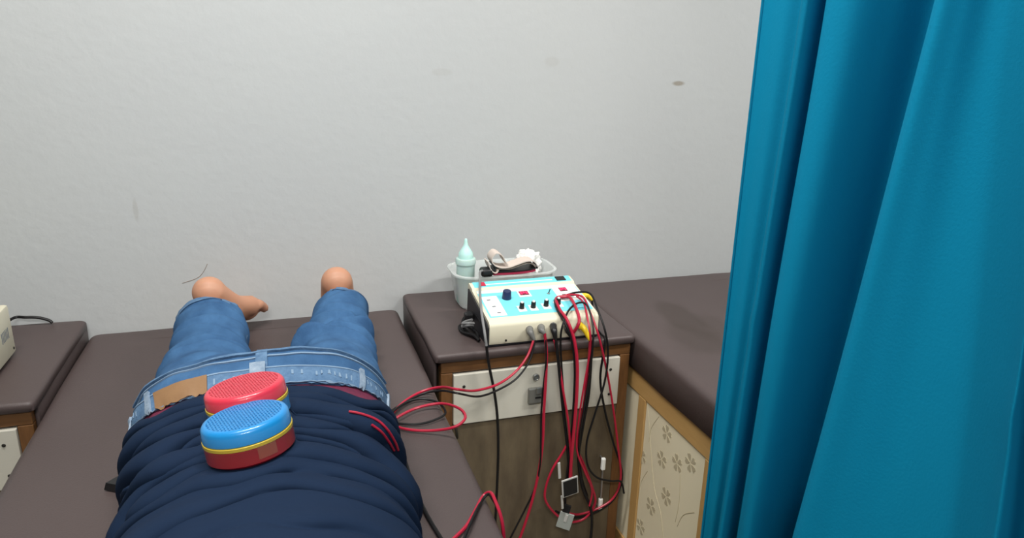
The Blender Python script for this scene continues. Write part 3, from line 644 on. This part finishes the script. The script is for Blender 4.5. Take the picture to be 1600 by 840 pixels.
def remesh(m, vox, smooth=4, fac=.5):
    me = bpy.data.meshes.new('tmp'); me.from_pydata([tuple(v) for v in m.v], [], m.f)
    bm = bmesh.new(); bm.from_mesh(me); bmesh.ops.recalc_face_normals(bm, faces=bm.faces); bm.to_mesh(me); bm.free()
    o = bpy.data.objects.new('tmp', me); COL.objects.link(o)
    r = o.modifiers.new('r', 'REMESH'); r.mode = 'VOXEL'; r.voxel_size = vox
    s = o.modifiers.new('s', 'SMOOTH'); s.iterations = smooth; s.factor = fac
    dg = bpy.context.evaluated_depsgraph_get(); ev = o.evaluated_get(dg); em = ev.to_mesh()
    out = M(); out.add([v.co.copy() for v in em.vertices], [tuple(p.vertices) for p in em.polygons])
    ev.to_mesh_clear(); bpy.data.objects.remove(o, do_unlink=True); bpy.data.meshes.remove(me); return out
def vnormals(m):
    N = [Vector((0, 0, 0)) for _ in m.v]
    for f in m.f:
        n = (m.v[f[1]]-m.v[f[0]]).cross(m.v[f[2]]-m.v[f[0]])
        for i in f: N[i] += n
    return [n.normalized() if n.length > 0 else Vector((0, 0, 1)) for n in N]

# jeans: pelvis and two legs, one continuous cloth surface
NT = 56
rn = random.Random(11)
TH = [2*PI*k/NT for k in range(NT)]
j = M()
rings = [[pel(v, t, -.012) for t in TH] for v in (.12,)] + [[pel(v, t, -.010) for t in TH] for v in (0,)] + [[pel(v/12, t) for t in TH] for v in range(13)]
rings.append([sect(1.29, .15, .09, t, z0=.02) for t in TH])
j.loft(rings)
for keys in (LEGL, LEGR):
    rr_ = [[leg(keys, 1.16+.545*k/28, t) for t in TH] for k in range(29)]
    rr_ += [[leg(keys, 1.703, t, -.007) for t in TH], [leg(keys, 1.665, t, -.010) for t in TH]]
    j.loft(rr_)
j = remesh(j, .0055, 5)
nn = vnormals(j)
def ridge(d, w_): return math.exp(-(d/w_)**2)
def jwr(p):
    x, y, z = p.x, p.y, p.z-B
    d = 0
    lf = x < BCX
    # soft creases behind the knees and along the calves
    if y > 1.30:
        base = (1.44, 1.475, 1.515, 1.56, 1.60, 1.645) if not lf else (1.43, 1.47, 1.53, 1.585, 1.64, 1.675)
        amp = (.010, .011, .009, .005, .0035, .003) if not lf else (.007, .007, .0045, .004, .0035, .003)
        for i, (yy, a) in enumerate(zip(base, amp)):
            sl = (.45 if not lf else -.25)*((i % 3)-.6)
            q = y-yy-sl*(x-(.105 if not lf else -.16)) - .02*noise.noise(Vector((x*9, i*3.1, 0)))
            d += 1.25*a*(ridge(q, .011)-1.0*ridge(q-.017, .0085))*(.35+.65*abs(noise.noise(Vector((x*7+i, y*2, i)))*1.6))
    # creases fanning out under the seat
    if 1.08 < y < 1.36:
        d += .004*noise.noise(Vector((x*7+y*9, y*22, 1)))
    d += .0022*noise.noise(p*22)
    return d
j.v = [v+n*jwr(v)*1.7 for v, n in zip(j.v, nn)]
for v in j.v: v.z = max(v.z, B+.0008)
jeans = obj('jeans', j, X['denim'], person, smooth=True, auto=180)
jeans['label'] = 'mid-blue faded denim jeans'

JT = BVHTree.FromPolygons([tuple(v) for v in j.v], [tuple(f) for f in j.f])
def hug(p, off):
    """set a point on the cloth, lifted by off"""
    c, n, i, d = JT.find_nearest(p)
    if n.dot(p - Vector((BCX, p.y, B+.08))) < 0: n = -n
    return c + n*off
def strip(v0, v1, t0, t1, off, th, nv=3, nt=40):
    top = [[hug(pel(v0+(v1-v0)*a/nv, t0+(t1-t0)*b/nt), off) for b in range(nt+1)] for a in range(nv+1)]
    bot = [[hug(pel(v0+(v1-v0)*a/nv, t0+(t1-t0)*b/nt), off-th) for b in range(nt+1)] for a in range(nv+1)]
    m = M()
    rings = []
    for b in range(nt+1):
        rings.append([top[a][b] for a in range(nv+1)] + [bot[a][b] for a in range(nv, -1, -1)])
    return m.loft(rings)
rd = math.radians
wbnd = obj('waistband', strip(-.0, .20, rd(2), rd(178), .0042, .004, nv=4, nt=80), X['denimlight'], jeans, smooth=True, auto=50)
for v in (.015, .185): obj('stitch_line', strip(v-.006, v+.006, rd(3), rd(177), .0052, .002, nv=1, nt=80), X['stitch'], wbnd)
# rows of thick stitches along the waistband
for k in range(46):
    t = rd(20+140*k/45)
    if abs(math.cos(t)) < .04 or rn.random() < .22: continue
    t += .02*rn.random(); sl = .03*rn.random()
    obj('stitch', strip(.06+sl, .115+sl, t-.007, t+.007, .0048, .002, nv=1, nt=1), X['stitch'], wbnd)
obj('yoke_seam', strip(.44, .475, rd(12), rd(168), .0045, .0045, nv=2, nt=70), X['denimlight'], jeans, smooth=True)
obj('yoke_seam', strip(.385, .40, rd(12), rd(168), .0025, .0025, nv=1, nt=70), X['stitch'], jeans)
obj('centre_seam', strip(.2, .95, rd(88.5), rd(91), .0038, .004, nv=16, nt=3), X['denimlight'], jeans, smooth=True)
for t in (90.8, 44, 141, 10, 171):
    obj('belt_loop', strip(-.015, .25, rd(t-1.7), rd(t+1.7), .0085, .004, nv=6, nt=4), X['loop'], jeans, smooth=True)
obj('leather_patch', strip(.012, .19, rd(108), rd(136), .0068, .0022, nv=3, nt=16), X['leather'], jeans, smooth=True, auto=50)['label'] = 'tan leather patch on the waistband'
for keys in (LEGL, LEGR):
    def lg(y, t, off): return leg(keys, y, t, off)
    m = M(); rings = []
    for k in range(57):
        t = 2*PI*k/56
        rings.append([hug(lg(1.690, t, 0), .0030), hug(lg(1.702, t, 0), .0032), hug(lg(1.702, t, 0), .0005), hug(lg(1.690, t, 0), .0005)])
    obj('hem', m.loft(rings), X['denimlight'], jeans, smooth=True, auto=50)
    m = M(); rings = []
    a0 = rd(12) if keys is LEGL else rd(168)
    for k in range(40):
        y = 1.36+.34*k/39
        rings.append([hug(lg(y, a0-.03, 0), .0035), hug(lg(y, a0+.03, 0), .0035), hug(lg(y, a0+.03, 0), 0), hug(lg(y, a0-.03, 0), 0)])
    obj('side_seam', m.loft(rings), X['denimlight'], jeans, smooth=True, auto=50)

# shirt: a draped shell whose folds run across the back
SH = [(0.0, 1.050, .200, .207, .10), (.14, 1.00, .195, .211, .10), (.3, .93, .186, .213, .09), (.5, .80, .178, .226, .06), (.7, .66, .182, .243, .03), (.85, .53, .195, .247, .0), (.93, .46, .190, .225, 0), (1.0, .39, .125, .18, 0)]
#      y at the spine, bow at left, at right, depth, width, strength left(-)/right(+), strength at the spine
FOLDS = [(1.032, .02, .02, .016, .012, .3, .9), (1.003, .05, .03, .020, .013, .4, .9), (.972, .03, .06, .020, .012, -.1, .8), (.944, .05, .04, .021, .012, .3, .6), (.915, .03, .01, .018, .011, -.4, .4),
         (.888, .03, .05, .021, .013, .2, .4), (.858, .05, .02, .019, .012, -.2, .5), (.826, .02, .03, .016, .012, .2, .7), (.782, .00, .00, .020, .013, 0, 1.0), (.735, .03, .03, .011, .012, -.7, .35), (.665, .03, .05, .005, .016, .2, .3), (.60, .03, .03, .005, .018, 0, .5)]
TILT = Vector((-.13, .13, 1)).normalized()
DR, DH = .0522, .0465
C1 = atz(381.5, 648, .266) - TILT*DH
C2 = atz(381.0, 600.0, .262) - TILT*DH
def shirtp(v, th, off=0):
    y, hw, zt, tl = interp(SH, v)
    sd = sideness(th)
    # the hem is hitched up on the right hip and a little on the left
    hitch = max(0, 1-v/.2)*(.034*ridge(th-rd(48), .32)+.016*ridge(th-rd(133), .2)+.006*noise.noise(Vector((th*3, 0, 0))))
    p = sect(y + tl*sd*tside(th) - hitch, hw+off, zt+off, th, .84+.16*min(1, v/.45), BCX+.005*min(1, v/.4))
    n = Vector((math.cos(th)/max(hw, .05), 0, math.sin(th)/max(zt*.55, .05))).normalized()
    c = math.cos(th); d = 0; ysh = 0
    if math.sin(th) > -.45 and v < .9:
        ed = min(1, v/.03+.25)
        for i, (y0, dl, dr_, a, w_, sk, sp) in enumerate(FOLDS):
            yy = y0 - (dl if c < 0 else dr_)*abs(c)**1.6*.6 + .012*noise.noise(Vector((c*2.2, i*5.3, 0)))
            q = y-yy
            st_ = (sp + (1-sp)*min(1, abs(c)*1.5)) * (1+.5*sk*c) * (.62+1.0*noise.noise(Vector((c*1.9+i*2, i*1.7, 3))))
            # a crisp valley under a rolled lip that leans over it
            k_ = ed*a*max(0, st_)*2.0
            d += k_*(-1.0*ridge(q, w_*.62) + .04*ridge(q+w_*1.7, w_*1.2) + .42*ridge(q-w_*1.15, w_*.75))
            ysh -= k_*1.3*ridge(q-w_*.8, w_*.8)
        d += .004*noise.noise(Vector((c*3, y*16, .5)))*min(1, (1-v)*3)
    p += n*d; p.y += ysh
    for cc in (C1, C2):                                   # pressed flat under the discs
        q = p-cc; ra = (q-TILT*q.dot(TILT)).length
        if ra < DR+.02 and p.z > B+.1:
            over = q.dot(TILT)+.0012
            k = 1 if ra < DR+.003 else 1-(ra-DR-.003)/.017
            if over > 0: p = p-TILT*over*k
            elif over > -.03 and ra < DR: p = p-TILT*over*.9
    if p.z < B+.001: p.z = B+.001
    return p
m = M(); NV, NS = 260, 150
ths = [rd(-38)+rd(256)*k/NS for k in range(NS+1)]
rings = []
for i in range(NV+1):
    v = i/NV
    outer = [shirtp(v, t) for t in ths]
    rings.append(outer)
vs = rings; n = NS+1
for i in range(NV):
    m.add([], [])
base = 0
m.v = [p for r in rings for p in r]
m.f = [(i*n+k, i*n+k+1, (i+1)*n+k+1, (i+1)*n+k) for i in range(NV) for k in range(NS)]
m.mi = [0]*len(m.f)
# hem turned under
inner = [shirtp(0.012, t, -.004) for t in ths]; b0 = len(m.v); m.v += inner
m.f += [(k, b0+k, b0+k+1, k+1) for k in range(NS)]; m.mi += [0]*NS
# sleeves
def tubeR(m, pts, rads, flat=1, n=24): return m.tube(pts, 0, n=n, sub=8, rads=rads, flat=flat)
ARM_R = [V(.08, .50, .13), V(.17, .47, .095), V(.225, .40, .07), V(.255, .33, .055)]
ARM_L = [V(-.17, .50, .13), V(-.26, .47, .095), V(-.32, .40, .07), V(-.36, .33, .055)]
for arm in (ARM_R, ARM_L):
    tubeR(m, [arm[0], arm[1], arm[2]], [.10, .088, .075])
shirt = obj('shirt', m, X['shirt'], person, smooth=True, auto=180)
shirt['label'] = 'navy shirt bunched into folds across the back'

# maroon checked waistband between shirt and jeans
def und(v, th):
    y = 1.085-.12*v; p = sect(y+.10*sideness(th)*tside(th), .1935, .2005, th); return p
uu = M(); rings = []
for k in range(81):
    t = rd(-20+220*k/80); rings.append([und(a/6, t) for a in range(7)] + [und(a/6, t)-Vector((math.cos(t), 0, math.sin(t)))*.004 for a in range(6, -1, -1)])
obj('underwear', uu.loft(rings), X['maroon'], person, smooth=True, auto=60)['label'] = 'maroon checked cloth showing above the jeans'

# body: one continuous skin surface
b = M()
NB = 40; TB = [2*PI*k/NB for k in range(NB)]
tor = [(1.25, .14, .11), (1.17, .175, .180), (1.08, .180, .186), (.97, .172, .182), (.86, .166, .190), (.76, .166, .203), (.64, .172, .218), (.54, .178, .220), (.47, .16, .20), (.42, .10, .16), (.40, .06, .135)]
b.loft([[sect(y, hw, zt, t, z0=.012) for t in TB] for y, hw, zt in tor])
for keys in (LEGL, LEGR):
    b.loft([[leg(keys, y, t, -.017 - (.012 if y > 1.6 else 0)) for t in TB] for y in (1.17, 1.25, 1.35, 1.45, 1.55, 1.62, 1.66)])
# neck and head (face turned towards the right side of the bed)
HC = V(-.03, .285, .105)
b.tube([V(-.045, .47, .145), V(-.04, .41, .125), V(-.033, .35, .11)], .06, n=24, sub=4, rads=[.072, .062, .062])
hr = Matrix.Rotation(0, 3, 'Z')
b.ell(HC, (.092, .112, .080)); b.ell(HC+Vector((.030, .035, -.002)), (.062, .078, .062))      # skull, jaw
b.ell(HC+Vector((.075, .088, -.004)), (.026, .024, .026))                                       # chin
b.tube([HC+Vector((.084, -.008, 0)), HC+Vector((.098, .012, 0)), HC+Vector((.110, .032, 0)), HC+Vector((.092, .040, 0))], .01, n=10, sub=4, rads=[.008, .010, .014, .010])   # nose
for s_ in (-1, 1):
    b.ell(HC+Vector((.100, .036, s_*.010)), (.010, .009, .008))
    b.ell(HC+Vector((.074, -.012, s_*.030)), (.018, .010, .020))                                  # brow
b.ell(HC+Vector((-.004, .004, .078)), (.019, .030, .010)); b.ell(HC+Vector((-.004, .004, -.078)), (.019, .030, .010))   # ears
b.ell(HC+Vector((.090, .058, 0)), (.012, .007, .022)); b.ell(HC+Vector((.088, .070, 0)), (.012, .007, .019))            # lips
# arms and hands
def hand(wp, d, side):
    d = d.normalized(); n = Vector((-d.y, d.x, 0))*side     # n points to the thumb
    pc = wp + d*.045; pc.z = B+.016
    rot = Matrix((( d.x, n.x, 0), (d.y, n.y, 0), (0, 0, 1)))
    b.ell(pc, (.052, .041, .014), rot)
    b.ell(wp+d*.015+Vector((0, 0, B+.018-wp.z)), (.034, .030, .016), rot)
    for k, (off, L_) in enumerate(((.030, .070), (.011, .078), (-.009, .073), (-.028, .058))):
        s0 = pc + d*.034 + n*off; sp_ = n*(off*.35)
        b.tube([s0, s0+d*.028+sp_*.3+Vector((0, 0, .006)), s0+d*(.034+L_*.4)+sp_*.7+Vector((0, 0, .003)), s0+d*(.03+L_*.75)+sp_+Vector((0, 0, -.006))], .008, n=10, sub=4, rads=[.0095, .009, .0082, .0066])
    s0 = pc - d*.020 + n*.030
    b.tube([s0, s0+n*.022+d*.018, s0+n*.034+d*.042, s0+n*.036+d*.062+Vector((0, 0, -.003))], .01, n=10, sub=4, rads=[.013, .011, .0098, .0075])
for arm, wr, sd in ((ARM_R, V(.195, .21, .035), 1), (ARM_L, V(-.29, .20, .035), -1)):
    b.tube([arm[0], arm[1], arm[2], arm[3]], .05, n=24, sub=6, rads=[.075, .062, .052, .044])
    b.tube([arm[3], arm[3]*.5+wr*.5+Vector((.01*sd, 0, .004)), wr], .04, n=24, sub=6, rads=[.044, .042, .027])
    hand(wr, Vector((-.35*sd, -1, 0)), -sd*-1 if sd > 0 else -1)
# feet: heels up, toes towards the wall
def foot(ank, heel, ball, inward):
    b.tube([ank+Vector((0, -.05, 0)), ank, heel*.55+ank*.45], .03, n=24, sub=5, rads=[.040, .036, .036])
    b.ell(heel, (.0385, .033, .038)); 
    mid = heel*.5+ball*.5+Vector((0, -.004, -.014)); b.ell(ball+Vector((0, -.002, -.004)), (.036, .024, .030))
    ax = (ball-heel).normalized(); wd = ax.cross(Vector((0, -.6, -.8))).normalized()
    if wd.x < 0: wd = -wd
    b.tube([ank+Vector((0, .012, -.01)), mid+Vector((0, -.014, -.006)), ball+Vector((0, -.004, 0))], .03, n=20, sub=5, rads=[.036, .034, .028])
    for o_ in (-.018, .018):
        b.tube([heel+wd*o_*.6, mid+wd*o_*1.0, ball+wd*o_*1.15], .03, n=20, sub=5, rads=[.028, .025, .026])
    for k in range(5):
        q = -.036+.018*k; 
        rr2 = (.0095 if k*inward < 4 else .0095)
        big = (k == 4) if inward > 0 else (k == 0)
        rr2 = .0125 if big else .0088
        s0 = ball + wd*(q*1.05); e = s0 + ax*(.034 if big else .028)+Vector((0, .006, -.006)); e.z = max(e.z, B+rr2+.001); e.y = min(e.y, WY-.014)
        b.tube([s0, s0*.5+e*.5+Vector((0, 0, .003)), e], .01, n=12, sub=4, rads=[rr2*1.15, rr2, rr2*.9])
foot(V(-.167, 1.690, .075), V(-.171, 1.748, .130), V(-.102, 1.838, .054), 1)
foot(V(.123, 1.690, .076), V(.121, 1.748, .134), V(.128, 1.838, .034), -1)
for v in b.v:
    if v.z < B+.001: v.z = B+.001
b = remesh(b, .0042, 7, .5)
for v in b.v:
    if v.z < B+.0005: v.z = B+.0005
    # creases of the Achilles tendon above the heel
    if v.y > 1.69 and v.z > B+.085:
        for hx, hz in ((-.171, .130), (.121, .134)):
            for yy in (1.716, 1.724):
                v.z -= .0018*ridge(v.y-yy-.15*(v.x-hx)**2/.03, .0032)*ridge(v.x-hx, .03)
body = obj('body', b, X['skin'], person, smooth=True, auto=180)
# hair, eyes, mouth
h = M(); rings = []
bm = bmesh.new(); bmesh.ops.create_icosphere(bm, subdivisions=4, radius=1)
for v in bm.verts:
    n = v.co.normalized(); k = 1+.03*noise.noise(n*9)
    v.co = HC + Vector((n.x*.098*k-.006, n.y*.117*k-.006, n.z*.085*k))
kill = [v for v in bm.verts if (v.co.x-HC.x) > .052-(v.co.y-HC.y)*.55 or (v.co.y-HC.y > .055 and v.co.x-HC.x > -.05)]
bmesh.ops.delete(bm, geom=kill, context='VERTS')
obj('hair', h.bm(bm), X['hair'], body, smooth=True, auto=180)
for s_ in (-1, 1):
    obj('eye', M().ell(HC+Vector((.077, .004, s_*.030)), (.010, .007, .013)), X['skin'], body, smooth=True)
    obj('eyebrow', M().tube([HC+Vector((.088, -.014, s_*.014)), HC+Vector((.092, -.020, s_*.028)), HC+Vector((.080, -.016, s_*.044))], .003, n=6), X['hair'], body, smooth=True)
obj('lips', M().tube([HC+Vector((.094, .064, -.022)), HC+Vector((.103, .064, 0)), HC+Vector((.094, .064, .022))], .005, n=8, rads=[.002, .0055, .002]), X['lip'], body, smooth=True)

# black belt lying under the waist, tips out on both sides, and the leads that run to it
bl_ = thing('body_belt', 'black belt lying under the waist with pointed tips showing both sides', 'belt', V(-.06, 1.14, 0))
pts = [(-.300, 1.163), (-.27, 1.195), (-.22, 1.195), (.12, 1.165), (.168, 1.160), (.185, 1.132), (.165, 1.105), (.12, 1.10), (-.22, 1.135), (-.262, 1.140)]
obj('belt_strap', M().loft([[V(x, y, .0006) for x, y in pts], [V(x+.004*(1 if x < 0 else -1), y, .013) for x, y in pts]]), X['black'], bl_)
lead = thing('electrode_cable', 'two short red wires curving over the right hip under the shirt', 'cable', V(.14, 1.1, 0))
KT = BVHTree.FromPolygons([tuple(v) for v in m.v], [tuple(f) for f in m.f])
UT = BVHTree.FromPolygons([tuple(v) for v in uu.v], [tuple(f) for f in uu.f])
def drape(px, py, off):
    d = ray(px, py).normalized(); best = None
    for T_ in (KT, UT, JT):
        hit = T_.ray_cast(CAM, d)
        if hit[0] is not None and (best is None or hit[3] < best[3]): best = hit
    p, n = (best[0], best[1]) if best is not None else (atz(px, py, .004), Vector((0, 0, 1)))
    if n.dot(d) > 0: n = -n
    return p + n*off
for pl_ in ([(545, 644), (565, 648), (588, 657), (604, 671), (616, 690), (621, 702)], [(580, 664), (595, 674), (607, 689), (615, 702)]):
    obj('red_wire', M().tube([drape(x, y, .0018) for x, y in pl_], .0018, n=8), X['redwire'], lead, smooth=True)

# ------------------------------------------------------------------ the two magnet discs on the back
def disc(label, foot_px, zc, lidm, lowm, tilt):
    c = foot_px
    t = thing('therapy_disc', label, 'disc', c)
    ax = Vector(tilt).normalized(); q = Vector((0, 0, 1)).rotation_difference(ax).to_matrix()
    r = DR; H = DH
    def lat(pr, n=64): return M().lathe([(a, z) for a, z in pr], c, n=n, axis=ax)
    obj('lower_case', lat([(.0001, 0), (r-.003, 0), (r, .003), (r, .0205), (r-.001, .0215), (.0001, .0215)]), lowm, t, smooth=True)
    obj('centre_ring', lat([(.0001, .0215), (r-.0005, .0215), (r+.0008, .0225), (r+.0008, .0262), (r-.0005, .027), (.0001, .027)]), X['yellowring'], t, smooth=True)
    lid = obj('lid', lat([(.0001, .027), (r-.001, .027), (r, .028), (r-.0008, H-.005), (r-.003, H-.0015), (r-.0065, H), (r-.008, H), (r-.0085, H-.0016), (.0001, H-.0016)]), lidm, t, smooth=True)
    # raised lattice of bars leaving small square holes
    g = M(); rr3 = r-.0082; st_ = .0050
    nb = int(rr3/st_)
    for a_ in (0, 1):
        for k in range(-nb, nb+1):
            o_ = k*st_; L_ = math.sqrt(max(0, rr3*rr3-o_*o_))
            if L_ < .004: continue
            vv = []
            for e in (-1, 1):
                for w_ in (-.0014, .0014):
                    for z in (H-.0018, H-.0001):
                        p = Vector((e*L_, o_+w_, z)) if a_ == 0 else Vector((o_+w_, e*L_, z))
                        ang = 1.05; p = Vector((p.x*math.cos(ang)-p.y*math.sin(ang), p.x*math.sin(ang)+p.y*math.cos(ang), p.z))
                        vv.append(c + q @ p)
            g.add(vv, [(0, 1, 3, 2), (4, 6, 7, 5), (0, 4, 5, 1), (2, 3, 7, 6), (1, 5, 7, 3), (0, 2, 6, 4)])
    obj('lid_lattice', g, lidm, lid)
    # clear tape round the side
    tp = M(); rings = []
    for k in range(65):
        a = 2*PI*k/64; ro = r+.0014+.0004*noise.noise(Vector((math.cos(a)*6, math.sin(a)*6, 0)))
        rings.append([c + q @ Vector((ro*math.cos(a), ro*math.sin(a), z)) for z in (.004, .015, .027, .040)])
    obj('clear_tape', tp.loft(rings, closed=False), X['tape'], t, smooth=True)
    pt = M(); rings = []
    for k in range(9):
        a = -1.35+.42*k/8
        rings.append([c + q @ Vector(((r+.0021)*math.cos(a), (r+.0021)*math.sin(a), z)) for z in (.008, .016, .024)])
    obj('tape_end', pt.loft(rings, closed=False), X['paper'], t, smooth=True)
    return t
tl = TILT; c1 = C1; c2 = C2
disc('taped disc with blue perforated lid, the nearer one on the person\'s back', c1, 0, X['bluelid'], X['redcase'], tl)
disc('taped disc with red perforated lid behind the blue-lidded one', c2, 0, X['redlid'], X['bluelid'], tl)

# ------------------------------------------------------------------ curtain
#        pixel x at the frame's top and bottom edge, distance of that cloth column (its x in the room)
KEY = [(1192, 1096, .795), (1206, 1102, .80), (1230, 1110, .80), (1256, 1122, .81), (1257, 1123, .785), (1253, 1120, .768), (1262, 1126, .768), (1278, 1138, .79), (1295, 1152, .825), (1297, 1154, .80), (1290, 1148, .774), (1304, 1160, .77), (1340, 1178, .785), (1400, 1206, .83), (1470, 1246, .878), (1472, 1248, .83), (1463, 1239, .770), (1472, 1250, .752), (1510, 1300, .770), (1560, 1380, .795), (1625, 1470, .79), (1660, 1530, .765), (1672, 1556, .745), (1668, 1575, .80), (1690, 1600, .87), (1760, 1680, .87), (1800, 1720, .80), (1850, 1760, .765), (1930, 1840, .79), (1990, 1890, .84), (2060, 1950, .79), (2150, 2020, .775)]
top = []; bot = []
for px0, px1, x in KEY:
    x -= .085
    p = atx(px0, 0, x); q = atx(px1, 840, x); top.append(p); bot.append(q)
zt_, zb_ = 2.12, .12
def ext(p, q, z, dampen):
    k = (z-q.z)/(p.z-q.z); k2 = k if 0 <= k <= 1 else (1+(k-1)*dampen if k > 1 else k*dampen)
    return Vector((p.x, q.y+(p.y-q.y)*k2, z))
NR = 60; rows = []
for i in range(NR+1):
    z = zt_+(zb_-zt_)*i/NR
    row = spline([ext(p, q, z, .35) for p, q in zip(top, bot)], 7)
    for k, p in enumerate(row):
        s_ = k/len(row); p.x += .006*noise.noise(Vector((s_*14, z*1.6, 2))) * min(1, s_*8)
        # faint horizontal crease where the cloth was folded for storage
        p.x -= .0025*ridge(p.z-(B+.32+.12*(s_-.3)), .006)
    rows.append(row)
n = len(rows[0]); cm = M(); vs = [p for r in rows for p in r]; N2 = len(vs)
cm.v = vs; cm.f = [(i*n+k, i*n+k+1, (i+1)*n+k+1, (i+1)*n+k) for i in range(NR) for k in range(n-1)]; cm.mi = [0]*len(cm.f)
ctn = thing('curtain', 'teal blue cotton curtain hanging in deep folds on the right', 'curtain', (.71, .8, zb_))
co = obj('cloth', cm, X['curtain'], ctn, smooth=True, auto=180)
hm = M().tube([r[0] for r in rows], .0022, n=8, smooth=False)
obj('edge_hem', hm, X['curtain'], ctn, smooth=True)
rod = thing('curtain_rod', 'steel rod above the picture carrying the teal curtain', 'rod', (.72, .1, zt_))
obj('rod_bar', M().tube([(.72, -1.6, zt_+.035), (.72, WY-.003, zt_+.035)], .0125, n=16, smooth=False), X['rod'], rod, smooth=True)
for y in (-1.4, 1.3): obj('rod_hanger', M().tube([(.72, y, zt_+.035), (.72, y, CEIL-.001)], .006, n=10, smooth=False), X['rod'], rod, smooth=True)
for k in range(8):
    p = rows[0][int((n-1)*k/7)]
    obj('curtain_ring', M().tube([Vector((.72+.02*math.cos(2*PI*a/16), p.y, zt_+.033+.02*math.sin(2*PI*a/16))) for a in range(17)], .0022, n=6, smooth=False), X['rod'], ctn, smooth=True)
bpy.context.view_layer.update()
